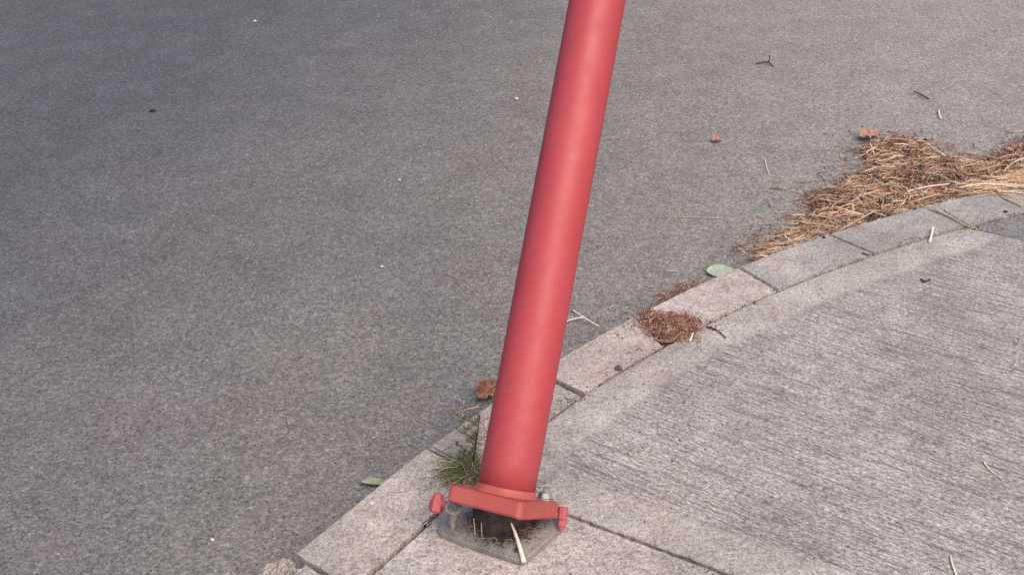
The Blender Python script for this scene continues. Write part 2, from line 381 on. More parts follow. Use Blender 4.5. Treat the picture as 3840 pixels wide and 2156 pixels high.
# the darker slab beyond the bend
inn = [INN[i] + curve_normal(INN, i)*(.003+abs(jit(i, .002, 12))) for i in range(iq+3, len(INN)-2)]
jl = [Q + QD*s + Vector((.62, .785, 0))*(.004+abs(jit(s*100, .002, 13))) for s in [.012+(4.2)*(kx/200)**1.3 for kx in range(201)]]
block('pavement', inn + [Vector((5.9, 2.9, 0))] + jl[::-1], M['slab_dark'], z=-.002, depth=.1, bevel=.003)

# ------------------------------------------------------------------ the leaning post
T0, T1 = ray(2241, 0), ray(1895, 1850)
nn = T0.cross(T1).normalized(); e1 = T1; e2 = nn.cross(e1)
def lean(tilt):
    best = None
    for k in range(7201):
        g = -math.pi+2*math.pi*k/7200; a = e1*math.cos(g)+e2*math.sin(g)
        if a.z > 0 and a.y > 0:
            d = abs(math.acos(min(1, a.z))-math.radians(tilt))
            if best is None or d < best[0]: best = (d, a)
    return best[1]
AX = lean(37); RM = Vector((0, 0, 1)).rotation_difference(AX)
TF = 0.027                                                       # flange thickness
TOP = EYE + T1*2.02
FC = TOP - AX*TF                                                 # centre of the flange's underside
PH = math.radians(-31); R0 = 2.02*math.sin(math.acos(ray(1785, 1813).dot(ray(2005, 1800)))/2)*0.99
post = bpy.data.objects.new('post', None); COL.objects.link(post); post.location = (FC.x, FC.y, 0)
tag(post, 'red steel post leaning over the kerb, its flange lifted off a grey base plate', 'post')
OFF = Vector((FC.x, FC.y, 0))
def L3(x, y, z):                                                 # flange frame -> post frame
    c, s = math.cos(PH), math.sin(PH); return FC - OFF + RM @ Vector((c*x-s*y, s*x+c*y, z))
def xf(bm, fn):
    for v in bm.verts: v.co = fn(*v.co)
def lathe(bm, prof, seg=32, fn=lambda x, y, z: Vector((x, y, z)), cap=True):
    rings = []
    for r, z in prof: rings.append([bm.verts.new(fn(r*math.cos(2*math.pi*k/seg), r*math.sin(2*math.pi*k/seg), z)) for k in range(seg)])
    for a, b in zip(rings[:-1], rings[1:]):
        for k in range(seg): bm.faces.new((a[k], a[(k+1) % seg], b[(k+1) % seg], b[k]))
    if cap: bm.faces.new(rings[0][::-1]); bm.faces.new(rings[-1])
def rrect(a, b, r, n=6, wob=0.0):
    pts = []
    for cx, cy, s in ((a-r, b-r, 0), (-a+r, b-r, 1), (-a+r, -b+r, 2), (a-r, -b+r, 3)):
        for k in range(n+1):
            g = math.pi/2*(s+k/n); pts.append((cx+r*math.cos(g), cy+r*math.sin(g)))
    return pts
# shaft
bm = bmesh.new(); lathe(bm, [(R0, TF+.001)] + [(R0*(1+.004*math.sin(z*5)), TF+z) for z in [x*.06 for x in range(1, 50)]] + [(R0, TF+3.0)], 96, L3)
sh = from_bm('shaft', bm, M['red'], post, True)
bm = bmesh.new(); lathe(bm, [(R0+.0008, TF+.013), (R0+.0018, TF+.010), (R0+.0032, TF+.006), (R0+.0055, TF+.0025), (R0+.0072, TF+.0005)], 64,
      lambda x, y, z: L3(x*(1+.012*math.sin(9*math.atan2(y, x))), y*(1+.012*math.sin(9*math.atan2(y, x))), z), False)
from_bm('weld', bm, M['red_flange'], post, True)
# flange, a thick plate with rounded corners, a little bowed where it was wrenched up
FA, FB = .0725, .0765
bm = bmesh.new(); pts = rrect(FA, FB, .011)
vs = [bm.verts.new((x, y, 0)) for x, y in pts]; f = bm.faces.new(vs)
r = bmesh.ops.extrude_face_region(bm, geom=[f])
for v in r['geom']:
    if isinstance(v, bmesh.types.BMVert): v.co.z = TF
bmesh.ops.recalc_face_normals(bm, faces=bm.faces)
hor = [e for e in bm.edges if abs(e.verts[0].co.z-e.verts[1].co.z) < 1e-6]
bmesh.ops.bevel(bm, geom=hor, offset=.003, segments=3, affect='EDGES')
def fl(x, y, z):
    lo = (.0025*math.sin(x*46+1)+.002*math.sin(x*110+y*60)) if z < TF*.5 else 0
    return L3(x*(1+.02*math.sin(y*40)), y, z+lo*.6+.05*(x*x)*(1 if x < 0 else -.5))
xf(bm, fl); from_bm('flange', bm, M['red_flange'], post)
# grey base plate still fixed to the slab
PZ = .013
pp = [at(*p, PZ) for p in ((1647, 1992), (1700, 2014), (1800, 2050), (1905, 2085), (1932, 2094), (1954, 2099), (1972, 2094), (1986, 2082), (2040, 2036), (2098, 1982), (2110, 1964), (2106, 1944), (1990, 1880), (1840, 1850), (1720, 1862), (1664, 1894), (1650, 1925), (1643, 1965), (1643, 1984))]
bm = bmesh.new(); vs = [bm.verts.new((p.x-OFF.x, p.y-OFF.y, PZ)) for p in pp]; f = bm.faces.new(vs)
r = bmesh.ops.extrude_face_region(bm, geom=[f])
for v in r['geom']:
    if isinstance(v, bmesh.types.BMVert): v.co.z = 0.0005
bmesh.ops.recalc_face_normals(bm, faces=bm.faces)
bmesh.ops.bevel(bm, geom=[e for e in bm.edges if all(v.co.z > PZ-1e-5 for v in e.verts)], offset=.0035, segments=3, affect='EDGES')
from_bm('base_plate', bm, M['galv'], post)
# stump of the old fixing between plate and flange, torn along the flange
SC = at(1893, 1945, PZ) - OFF; SC.z = 0
fn_ = RM @ Vector((0, 0, 1)); fo = FC-OFF
bm = bmesh.new(); seg = 72; r0 = .056; ringb, ringt, ringm = [], [], []
for k in range(seg):
    g = 2*math.pi*k/seg; rr = r0*(1+.015*mnoise.noise(Vector((math.cos(g)*3, math.sin(g)*3, 0))))
    x, y = SC.x+rr*math.cos(g), SC.y+rr*math.sin(g)
    zt = fo.z-((x-fo.x)*fn_.x+(y-fo.y)*fn_.y)/fn_.z-.004; zt = max(zt, PZ+.004)
    ringb.append(bm.verts.new((x+.004*math.cos(g), y+.004*math.sin(g), PZ-.001))); ringm.append(bm.verts.new((x, y, min(zt-.001, PZ+.006)))); ringt.append(bm.verts.new((x, y, zt)))
for k in range(seg):
    k2 = (k+1) % seg; bm.faces.new((ringb[k], ringb[k2], ringm[k2], ringm[k])); bm.faces.new((ringm[k], ringm[k2], ringt[k2], ringt[k]))
bm.faces.new(ringt)
from_bm('stump', bm, M['rust'], post, False)
# bolts
def frame(p, d):
    q = Vector((0, 0, 1)).rotation_difference(d.normalized())
    return lambda x, y, z: p + q @ Vector((x, y, z))
def hexnut(bm, fn, r, h, z0=0.0):
    prof = [(r*.86, z0), (r, z0+h*.12), (r, z0+h*.85), (r*.84, z0+h)]; lathe(bm, prof, 6, fn)
def shank(bm, fn, r, z0, z1, pitch=.0025):
    prof = []; z = z0
    while z < z1: prof += [(r*.90, z), (r, z+pitch*.5)]; z += pitch
    prof.append((r*.9, z1)); lathe(bm, prof, 14, fn)
def on_ray(px, py, near): return EYE + ray(px, py)*near
# left bolt: stands in the gap, its nut hard up under the flange
foot = at(1697, 1984, PZ); topp = on_ray(1694, 1908, (on_ray(1694, 1908, 1)-EYE).length*1.0)
dist = (L3(-FA+.014, -FB+.03, 0)+OFF-EYE).length; topp = on_ray(1702, 1886, dist)
bfn = frame(foot-OFF, topp-foot); bl = (topp-foot).length
bm = bmesh.new(); shank(bm, bfn, .0062, 0, bl+.004); bolt = from_bm('bolt', bm, M['zinc'], post)
bm = bmesh.new(); hexnut(bm, bfn, .0115, .019, bl-.036); lathe(bm, [(.0145, bl-.0165), (.0145, bl-.014)], 24, bfn); from_bm('nut', bm, M['zinc'], bolt)
bm = bmesh.new(); lathe(bm, [(.013, .0002), (.013, .0022)], 24, frame(foot-OFF, Vector((0, 0, 1)))); from_bm('washer', bm, M['galv'], bolt)
# right bolt: bright nut on top of the flange
p = on_ray(2070, 1880, (L3(FA-.02, FB-.02, TF)+OFF-EYE).length); bfn = frame(L3(FA-.022, FB-.022, TF), AX)
bm = bmesh.new(); shank(bm, bfn, .0062, -.001, .022); bolt = from_bm('bolt', bm, M['zinc'], post)
bm = bmesh.new(); hexnut(bm, bfn, .0125, .011, .0025); lathe(bm, [(.0155, .0003), (.0155, .0024)], 24, bfn); from_bm('nut', bm, M['zinc'], bolt)
# painted stud down the right corner
dr = (L3(FA, FB, 0)+OFF-EYE).length
a = on_ray(2112, 1900, dr+.004)-OFF; b = on_ray(2104, 1984, dr+.004)-OFF; b.z = max(b.z, .002)
bfn = frame(b, a-b); bl = (a-b).length
bm = bmesh.new(); shank(bm, bfn, .0055, 0, bl); bolt = from_bm('bolt', bm, M['red_bolt'], post); bolt['label'] = 'red painted stud at the right corner of the flange'
bm = bmesh.new(); lathe(bm, [(.0072, bl*.10), (.0080, bl*.16), (.0080, bl*.38), (.0066, bl*.40), (.0066, bl*.44), (.0088, bl*.46), (.0088, bl*.98), (.0070, bl*1.02)], 8, bfn); from_bm('sleeve', bm, M['red_bolt'], bolt, False)
# painted bolt head sticking out past the left corner
dl = (L3(-FA, FB*.0, 0)+OFF-EYE).length
c = on_ray(1641, 1874, dl-.01)-OFF
side = (L3(-1, 0, .3)-L3(0, 0, 0)).normalized()
bfn = frame(c - AX*.016, AX)
bm = bmesh.new(); lathe(bm, [(.0085, -.006), (.0132, -.002), (.0138, .014), (.0110, .0175)], 6, bfn); lathe(bm, [(.0102, .0170), (.0098, .022), (.0080, .0265), (.0040, .0285)], 16, bfn)
lathe(bm, [(.0065, 0), (.0065, .034)], 12, frame(c+side*.002, -side))
bolt = from_bm('bolt', bm, M['red_bolt'], post, False); bolt['label'] = 'red painted bolt head past the left corner of the flange'
# open bolt hole with its rim at the front corner of the base plate
hp = at(1936, 2064, PZ)-OFF
bm = bmesh.new(); lathe(bm, [(.0055, .0004), (.0085, .0012), (.0095, .0004)], 24, frame(hp, Vector((0, 0, 1))), False); rim = from_bm('bolt_hole', bm, M['galv'], post, True)
bm = bmesh.new(); lathe(bm, [(.0068, .0003), (.0066, .0007)], 24, frame(hp, Vector((0, 0, 1)))); from_bm('hole', bm, M['soil'], rim)

# ------------------------------------------------------------------ strands, twigs and leaves
def tube(pts, rads, n=5):
    vs, fs = [], []; pts = [Vector(p) for p in pts]
    for i, p in enumerate(pts):
        d = (pts[min(i+1, len(pts)-1)]-pts[max(i-1, 0)]).normalized()
        u = d.cross(Vector((0, 0, 1)));  u = u.normalized() if u.length > 1e-4 else Vector((1, 0, 0)); v = d.cross(u)
        for k in range(n):
            g = 2*math.pi*k/n; vs.append(p+(u*math.cos(g)+v*math.sin(g))*rads[i])
    for i in range(len(pts)-1):
        for k in range(n): fs.append((i*n+k, i*n+(k+1) % n, (i+1)*n+(k+1) % n, (i+1)*n+k))
    fs.append(tuple(range(n))[::-1]); fs.append(tuple(range((len(pts)-1)*n, len(pts)*n)))
    return vs, fs
def join(parts):
    V, Fc = [], []
    for vs, fs in parts:
        o = len(V); V += vs; Fc += [tuple(i+o for i in f) for f in fs]
    return V, Fc
def smoothpath(pts, n=5):
    P = [Vector(p) for p in pts]; out = []
    for i in range(len(P)-1):
        p0 = P[max(i-1, 0)]; p1, p2 = P[i], P[i+1]; p3 = P[min(i+2, len(P)-1)]
        for k in range(n):
            t = k/n; out.append(0.5*((2*p1)+(p2-p0)*t+(2*p0-5*p1+4*p2-p3)*t*t+(3*p1-p0-3*p2+p3)*t**3))
    out.append(P[-1]); return out
def strand_thing(name, paths, mat, label, cat, group=None, n=5):
    """paths: [( [(px,py,z)...], r0, r1 )]"""
    parts = []
    for pts, r0, r1 in paths:
        P = smoothpath([at(x, y, z) for x, y, z in pts], 5); m = len(P)-1
        parts.append(tube(P, [r0+(r1-r0)*(i/m)+.0001*math.sin(i*2.3) for i in range(m+1)], n))
    V, Fc = join(parts); o0 = V[0].copy(); o0.z = min(v.z for v in V)
    o = pydata(name, [v-o0 for v in V], Fc, mat, smooth=True); o.location = o0
    return tag(o, label, cat, group)
def leaf_thing(name, c, heading, length, width, mat, label, fold=.15, curl=.2, z=0.0, roll=0.0, pitch=0.0, wav=0.0, stem=0.0):
    nx, ny = 16, 8; vs, fs = [], []
    for i in range(nx+1):
        t = i/nx; wd = width/2*(math.sin(math.pi*min(1, t**.85))**.8 + .02)
        for j in range(ny+1):
            s = -1+2*j/ny; y = s*wd*(1+wav*.25*math.sin(i*1.9+s*2))
            zz = abs(s)*wd*fold*2 + curl*length*((t-.5)**2)*1.0 + wav*.006*math.sin(i*1.3+s*3)
            vs.append(Vector(((t-.5)*length, y, zz)))
    for i in range(nx):
        for j in range(ny):
            a = i*(ny+1)+j; fs.append((a, a+1, a+ny+2, a+ny+1))
    R = Matrix.Rotation(heading, 3, 'Z') @ Matrix.Rotation(pitch, 3, 'Y') @ Matrix.Rotation(roll, 3, 'X')
    vs = [R @ v for v in vs]; mz = min(v.z for v in vs)
    vs = [v-Vector((0, 0, mz)) for v in vs]
    me_o = pydata(name, vs, fs, mat, smooth=True); me_o.location = Vector((c.x, c.y, z+.0008))
    md = me_o.modifiers.new('thickness', 'SOLIDIFY'); md.thickness = .0006; md.offset = 1
    if stem:
        a = (vs[ny//2]); b = a + R @ Vector((-stem, 0, .002)); b.z = max(.001, b.z)
        V, Fc = tube([a, (a+b)/2+Vector((0, 0, .002)), b], [.0009, .0008, .0006]); pydata('stem', V, Fc, mat, me_o, True)
    return tag(me_o, label, 'leaf')
zr = ROAD+.003
leaf_thing('green_leaf', at(2703, 1002, zr+.02), math.radians(-8), .076, .040, M['leafg'], 'pale green oval leaf lying on the road against the kerb', .10, .2, zr+.002, roll=.45, stem=.008)
leaf_thing('green_leaf', at(1402, 1806, zr+.01), math.radians(-12), .060, .030, M['leafd'], 'grey green leaf on the road half hidden by the near kerb edge', .35, .3, zr, roll=-.25, stem=.006)
leaf_thing('dry_leaf', at(1818, 1452, zr+.02), math.radians(52), .072, .046, M['leafb'], 'curled orange brown leaf on the road just left of the red post', .55, .8, zr, roll=.5, wav=1.0, stem=.025)
leaf_thing('dry_leaf', at(2688, 531, zr), math.radians(20), .040, .026, M['leafp'], 'small pinkish curled leaf alone on the road right of the post', .6, .5, zr, roll=.4, wav=.7)
leaf_thing('dry_leaf', at(3258, 522, zr), math.radians(10), .075, .05, M['leafp'], 'pinkish brown leaf at the far tip of the grass litter', .5, .6, zr, roll=.3, wav=1.0, stem=.02)
R_ = zr
strand_thing('forked_straw', [([(2146, 1161, R_+.002), (2190, 1190, R_+.010), (2247, 1224, R_+.001)], .0022, .0013), ([(2121, 1211, R_+.001), (2137, 1199, R_+.006), (2190, 1189, R_+.010)], .0016, .0018)], M['pale'], 'bleached forked straw on the road right beside the red post', 'straw')
strand_thing('straw', [([(2546, 1062, R_+.003), (2594, 1042, R_+.018), (2612, 1048, R_+.02), (2634, 1070, R_+.01)], .0016, .0013)], M['twigt'], 'bent tan straw arched over litter between the green leaf and the clump', 'straw')
strand_thing('straw', [([(2598, 1249, .006), (2587, 1279, .002)], .0022, .0028)], M['pale'], 'short white straw at the lower right edge of the litter clump', 'straw')
strand_thing('straw', [([(3499, 850, .010), (3494, 878, .006), (3486, 907, .004)], .0024, .0042)], M['pale'], 'thick white straw lying across the joint of the far kerb stones', 'straw')
strand_thing('straw', [([(3564, 2078, .002), (3570, 2110, .004), (3588, 2160, .002)], .0010, .0020)], M['pale'], 'pale straw at the bottom right corner of the pavement', 'straw')
strand_thing('straw', [([(3688, 1730, .002), (3712, 1760, .003), (3756, 1794, .002)], .0013, .0007)], M['pale'], 'thin curved pale straw on the broomed slab near the right edge', 'straw')
strand_thing('straw', [([(1917, 1960, .055), (1938, 2015, .028), (1965, 2106, .0145)], .0018, .0048)], M['pale'], 'white blade of straw leaning out from under the red flange', 'straw')
strand_thing('straw', [([(1776, 1942, .045), (1780, 1975, .03), (1781, 2008, .0145)], .0010, .0016)], M['twigt'], 'thin straw standing in the gap beside the left bolt', 'straw')
strand_thing('straw', [([(1806, 1950, .045), (1806, 1985, .03), (1808, 2016, .0145)], .0010, .0014)], M['twigt'], 'thin straw standing in the gap left of the white blade', 'straw')
strand_thing('straw', [([(2490, 812, R_+.001), (2620, 815, R_+.002), (2775, 821, R_+.001)], .0009, .0007)], M['twigt'], 'long fine straight straw flat on the road below the litter', 'straw')
strand_thing('straw', [([(2868, 598, R_+.001), (2874, 622, R_+.003), (2882, 650, R_+.001)], .0016, .0010)], M['pale'], 'short upright pale straw on the road left of the litter', 'straw')
strand_thing('straw', [([(3520, 415, R_+.001), (3524, 436, R_+.004), (3532, 446, R_+.001)], .0030, .0020)], M['pale'], 'pale fleck of straw on the road behind the litter', 'straw')
strand_thing('twig', [([(1702, 1553, -.03), (1750, 1535, -.008), (1795, 1524, .002)], .0016, .0024)], M['twigt'], 'tan twig poking over the kerb edge left of the post', 'twig')
strand_thing('twig', [([(2834, 240, R_+.001), (2858, 235, R_+.006), (2882, 233, R_+.009)], .0022, .0030), ([(2882, 233, R_+.009), (2886, 222, R_+.02), (2886, 208, R_+.03)], .0028, .0016), ([(2882, 233, R_+.009), (2890, 243, R_+.004), (2902, 250, R_+.001)], .0028, .0016)], M['twigd'], 'black three armed twig alone on the upper road', 'twig')
strand_thing('twig', [([(3428, 342, R_+.001), (3452, 355, R_+.004), (3484, 372, R_+.001)], .0016, .0026)], M['twigd'], 'thin dark stick on the road at the upper right', 'twig')
strand_thing('twig', [([(2652, 1226, .003), (2690, 1239, .004), (2722, 1268, .002)], .0020, .0011)], M['twigd'], 'dark curved twig on the slab trailing from the litter clump', 'twig')
strand_thing('twig', [([(3454, 1046, .003), (3468, 1056, .003), (3490, 1046, .005)], .0022, .0016)], M['twigd'], 'small dark hooked twig on the slab below the far kerb', 'twig')
strand_thing('twig', [([(3462, 775, .004), (3540, 800, .006), (3606, 838, .004), (3650, 856, .003)], .0012, .0016), ([(3540, 786, .004), (3600, 820, .006), (3668, 862, .003)], .0016, .0014)], M['twigt'], 'pair of thin twigs lying over the far kerb joint', 'twig')
strand_thing('twig', [([(3234, 949, .003), (3262, 956, .004)], .0020, .0012)], M['twigd'], 'tiny dark twig beside a joint of the far kerb', 'twig')
# grit
def grit(px, py, z, r, mat, label, flat=.6):
    bm = bmesh.new(); bmesh.ops.create_icosphere(bm, subdivisions=2, radius=r)
    sd_ = px*.7+py
    for v in bm.verts:
        n = mnoise.noise(v.co*(1.4/r)+Vector((sd_, 0, 0))); v.co *= 1+.4*n; v.co.z *= flat
    o = from_bm('pebble', bm, mat); p = at(px, py, z); o.location = (p.x, p.y, z+r*flat*.45); tag(o, label, 'pebble')
grit(573, 417, R_, .012, M['dark'], 'small black stone on the dark road at the left', .3)
grit(1498, 677, R_, .0055, M['stone'], 'white chip on the road left of the middle of the post')
grit(1433, 1001, R_, .0055, M['stone'], 'white chip on the road lower left of the post')
grit(796, 2024, R_, .0045, M['stone'], 'white chip on the road near the bottom left')
grit(956, 82, R_, .008, M['stone'], 'white chip at the top of the road, left of the post')
grit(1936, 372, R_, .007, M['stone'], 'white chip on the road close by the left of the upper post')
grit(1394, 1886, .0, .0050, M['stone'], 'pale chip on the near kerb stone below the grey green leaf')
grit(3090, 893, .0, .0052, M['dark'], 'black crumb on the far kerb beside a joint')
grit(3770, 797, .0, .0060, M['dark'], 'black crumb on the kerb at the right edge')
grit(2320, 1382, .0, .0085, M['soil'], 'brown crumb of soil on the inner edge of the kerb, right of the post')
grit(2830, 1139, .0, .0040, M['soil'], 'small dark crumb at the joint of kerb and slab')
# rubble at the broken corner
def lump(px, py, z, sx, sy, sz, mat, label, seed):
    bm = bmesh.new(); bmesh.ops.create_icosphere(bm, subdivisions=4, radius=1)
    for v in bm.verts:
        n = mnoise.noise(v.co*1.3+Vector((seed, 0, 0)))*.35+mnoise.noise(v.co*4+Vector((seed, 3, 0)))*.16+mnoise.noise(v.co*11+Vector((seed, 3, 0)))*.05
        v.co *= 1+n; v.co = Vector((v.co.x*sx, v.co.y*sy, v.co.z*sz))
    o = from_bm('rubble', bm, mat, smooth=False); p = at(px, py, z); o.location = (p.x, p.y, z); o.rotation_euler = (0, 0, .85)
    return tag(o, label, 'rubble')
lump(1066, 2148, -.045, .026, .018, .024, M['rubble'], 'lump of broken concrete outside the chipped near kerb corner', 3)
lump(1018, 2180, -.07, .040, .026, .030, M['rubble'], 'larger lump of broken concrete at the bottom edge by the kerb', 8)

# ------------------------------------------------------------------ masses of fine litter
GOLD = [(.60, .42, .26), (.53, .35, .21), (.66, .49, .33), (.46, .29, .18), (.70, .54, .40)]
BROWN = [(.25, .13, .09), (.17, .09, .065), (.31, .165, .115), (.37, .20, .15), (.11, .07, .05), (.28, .18, .13), (.22, .145, .11)]
TAN = [(.50, .36, .27), (.58, .45, .36), (.42, .28, .21)]
def ribbon(V, Fc, Cc, p, ang, ln, wd, c, lift=.01, bend=.3, n=4, zf=None, tilt=0.0):
    d = Vector((math.cos(ang), math.sin(ang), 0)); s = Vector((-d.y, d.x, 0)); b = random.uniform(-bend, bend); o = len(V)
    tw = random.uniform(-1, 1)
    for i in range(n+1):
        t = i/n-.5; q = p + d*(t*ln) + s*(b*ln*(t*t)*2) ; q.z = p.z + lift*(.25-t*t)*2*random.uniform(.7, 1.2) + tilt*t*ln
        if zf: q.z = max(q.z, zf(q.x, q.y)+.0006)
        wv = wd*(1-.7*abs(t)*abs(t)*2)
        g = tw*1.1; sx = s*math.cos(g)*wv/2 + Vector((0, 0, math.sin(g)*wv/2)); up = Vector((0, 0, wv*.35))
        V += [q-sx, q+up, q+sx]; Cc += [c, c, c]
    for i in range(n):
        a = o+i*3; Fc += [(a, a+1, a+4, a+3), (a+1, a+2, a+5, a+4), (a, a+3, a+5, a+2)]
def dim(c, a, b):
    f = random.uniform(a, b); return tuple(v*f for v in c)
def inpoly(x, y, P):
    r = False; j = len(P)-1
    for i in range(len(P)):
        if (P[i][1] > y) != (P[j][1] > y) and x < (P[j][0]-P[i][0])*(y-P[i][1])/(P[j][1]-P[i][1])+P[i][0]: r = not r
        j = i
    return r
# drift of dry grass in the gutter
far = [(2846, 968), (2860, 935), (2905, 900), (2965, 862), (3010, 835), (3060, 800), (3022, 745), (3060, 722), (3120, 705), (3190, 665), (3262, 620), (3238, 565), (3262, 528), (3300, 540), (3350, 522), (3440, 528), (3500, 552), (3560, 600), (3640, 606), (3720, 590), (3790, 560), (3860, 515), (4100, 470)]
farw = [at(x, y, ROAD+.01) for x, y in far]
i0 = near_idx(OUT, at(2846, 968)); i1 = near_idx(OUT, (1.75, 2.92))
poly = [(p.x, p.y) for p in farw] + [(OUT[i].x, OUT[i].y) for i in range(i1, i0, -4)]
bx = (min(p[0] for p in poly), max(p[0] for p in poly)); by = (min(p[1] for p in poly), max(p[1] for p in poly))
SEGF = farw
def dist_out(x, y):                                             # distance outside the kerb face
    i = near_idx(OUT, (x, y)); return (OUT[i]-Vector((x, y, 0))).length
def dist_edge(x, y):
    return min((p-Vector((x, y, p.z))).length for p in EDGE)
EDGE = []
for a, b in zip(farw[:-1], farw[1:]):
    for t in (0, .2, .4, .6, .8): EDGE.append(a+(b-a)*t)
def hgt(x, y, do, de):
    n = .5+.5*mnoise.noise(Vector((x*9, y*9, 2)))+.35*mnoise.noise(Vector((x*26, y*26, 5)))
    return ROAD+.002 + min(1, de/.10)*(.020+.040*n) * (1.0 if do > .12 else 1.0+.5*(.12-do)/.12)
V, Fc, Cc = [], [], []
# matted body of the drift, its browns dimmed to paint the shade between strands
cell = .012; gx = int((bx[1]-bx[0])/cell)+1; gy = int((by[1]-by[0])/cell)+1; vid = {}
for j in range(gy+1):
    for i in range(gx+1):
        x, y = bx[0]+i*cell, by[0]+j*cell
        if inpoly(x, y, poly):
            de = dist_edge(x, y); do = dist_out(x, y)
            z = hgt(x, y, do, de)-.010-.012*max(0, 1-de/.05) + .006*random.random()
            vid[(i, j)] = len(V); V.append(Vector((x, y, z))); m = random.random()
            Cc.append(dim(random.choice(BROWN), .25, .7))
for (i, j), a in list(vid.items()):
    b, c, d = vid.get((i+1, j)), vid.get((i+1, j+1)), vid.get((i, j+1))
    if None not in (b, c, d): Fc += [(a, b, c), (a, c, d)]
HC = {}
def gh(x, y):
    kx = (round(x/.02), round(y/.02))
    if kx not in HC: HC[kx] = (dist_out(x, y), dist_edge(x, y))
    do, de = HC[kx]; return hgt(x, y, do, de), do, de
cnt = 0
while cnt < 12000:
    x, y = random.uniform(*bx), random.uniform(*by)
    if not inpoly(x, y, poly): continue
    z, do, de = gh(x, y); cnt += 1
    zone = mnoise.noise(Vector((x*3.2, y*3.2, 9)))
    gold = (.36 if do < .17 else .08 if do < .28 else -.05) + .45*zone + (.16 if x > 1.02 else -.10)
    along = math.atan2(.42, .9)
    r = random.random()
    if r < gold:
        c = random.choice(GOLD if random.random() < .8 else TAN); ln = random.uniform(.03, .12); wd = random.uniform(.0018, .0046)
        ang = random.gauss(along-.25, .6) if random.random() < .65 else random.uniform(0, 6.3); up = random.uniform(.0, .016)
    elif r < gold+.18:
        c = random.choice(TAN); ln = random.uniform(.03, .10); wd = random.uniform(.0013, .0028); ang = random.uniform(0, 6.3); up = random.uniform(0, .014)
    else:
        c = random.choice(BROWN); ln = random.uniform(.008, .045); wd = random.uniform(.002, .0065); ang = random.uniform(0, 6.3); up = random.uniform(0, .010)
    c = dim(c, .62, 1.12)
    if do < .03 : z = max(z, ROAD+.05)
    ribbon(V, Fc, Cc, Vector((x, y, z+up)), ang, ln, wd, c, lift=random.uniform(-.002, .010), bend=.35, tilt=random.uniform(-.12, .12))
# fine short stalks that mat the drift together
mt = 0
while mt < 6500:
    x, y = random.uniform(*bx), random.uniform(*by)
    if not inpoly(x, y, poly): continue
    mt += 1; z, do, de = gh(x, y); gz = mnoise.noise(Vector((x*3.2, y*3.2, 9)))
    c = random.choice(GOLD if random.random() < (.5 if do < .18 else .05)+.5*gz else TAN+BROWN+BROWN)
    ribbon(V, Fc, Cc, Vector((x, y, z+random.uniform(.002, .015))), random.gauss(.25, .9), random.uniform(.012, .05), random.uniform(.0010, .0020), dim(c, .75, 1.1), random.uniform(0, .006), .5, n=3, tilt=random.uniform(-.2, .2))
# broken leaf flakes among the grass
fl_n = 0
while fl_n < 700:
    x, y = random.uniform(*bx), random.uniform(*by)
    if not inpoly(x, y, poly): continue
    fl_n += 1; z, do, de = gh(x, y); c = random.choice([(.36, .17, .12), (.44, .24, .18), (.28, .12, .09), (.50, .32, .24), (.16, .08, .06), (.07, .04, .035)])
    ribbon(V, Fc, Cc, Vector((x, y, z+random.uniform(.002, .012))), random.uniform(0, 6.3), random.uniform(.014, .034), random.uniform(.007, .016), dim(c, .8, 1.1), random.uniform(-.01, .02), .6, tilt=random.uniform(-.5, .5))
# strays thrown out of the drift
for _ in range(1100):
    e = random.choice(EDGE); x = e.x+random.gauss(0, .055); y = e.y+random.gauss(0, .055)
    if dist_out(x, y) < .02 or y < OUT[near_idx(OUT, (x, y))].y: continue
    c = random.choice(BROWN+TAN+BROWN); c = dim(c, .8, 1.2)
    ribbon(V, Fc, Cc, Vector((x, y, ROAD+.004)), random.uniform(0, 6.3), random.uniform(.008, .05), random.uniform(.0015, .004), c, .004, .3)
# straw that lies over on to the kerb at the right
for _ in range(170):
    x = random.uniform(1.27, 1.7); i = near_idx(OUT, (x, 2.85)); p = OUT[i]+curve_normal(OUT, i)*random.uniform(-.05, .02+.06*min(1, (x-1.25)/.2))
    c = dim(random.choice(GOLD), .8, 1.15)
    ribbon(V, Fc, Cc, Vector((p.x, p.y, random.uniform(.003, .014))), random.gauss(-.35, .3), random.uniform(.06, .16), random.uniform(.002, .004), c, .004, .3, zf=lambda a, b: .001)
tag(pydata('dry_grass_litter', V, Fc, M['straw'], cols=Cc), 'golden and brown dry grass drifted on the road along the far kerb', 'litter', kind='stuff')
# few long bright straws on the drift, things of their own
LS = [([(3150, 862, -.02), (3215, 826, -.012), (3283, 790, -.03)], 'long gold straw on the drift next to the kerb joint'),
      ([(3410, 762, -.03), (3465, 743, -.02), (3528, 727, -.035)], 'long yellow straw at the middle of the drift by the kerb edge'),
      ([(3300, 792, -.035), (3260, 790, -.03), (3322, 810, -.03)], 'short hooked straw lying where the long gold straw ends'),
      ([(3390, 720, -.05), (3480, 700, -.04), (3560, 690, -.05)], 'straight pale straw on the yellowest patch of the drift'),
      ([(3262, 536, -.09), (3272, 562, -.085), (3290, 608, -.095)], 'pale stalk standing below the pinkish leaf at the tip of the drift'),
      ([(3485, 545, -.07), (3530, 575, -.065), (3560, 600, -.08)], 'pale straw at the back edge of the drift'),
      ([(3060, 735, -.09), (3120, 715, -.08), (3170, 692, -.09), (3215, 650, -.09)], 'long thin stalk along the left back edge of the drift'),
      ([(3160, 722, -.06), (3240, 740, -.05), (3310, 780, -.05)], 'tan straw slanting down across the middle of the drift'),
      ([(2940, 880, -.06), (2960, 900, -.05), (2988, 925, -.03)], 'short cream straw near the left end of the drift'),
      ([(3705, 715, -.01), (3770, 745, .004), (3835, 772, .006)], 'thick gold straw lying over the kerb at the right edge')]
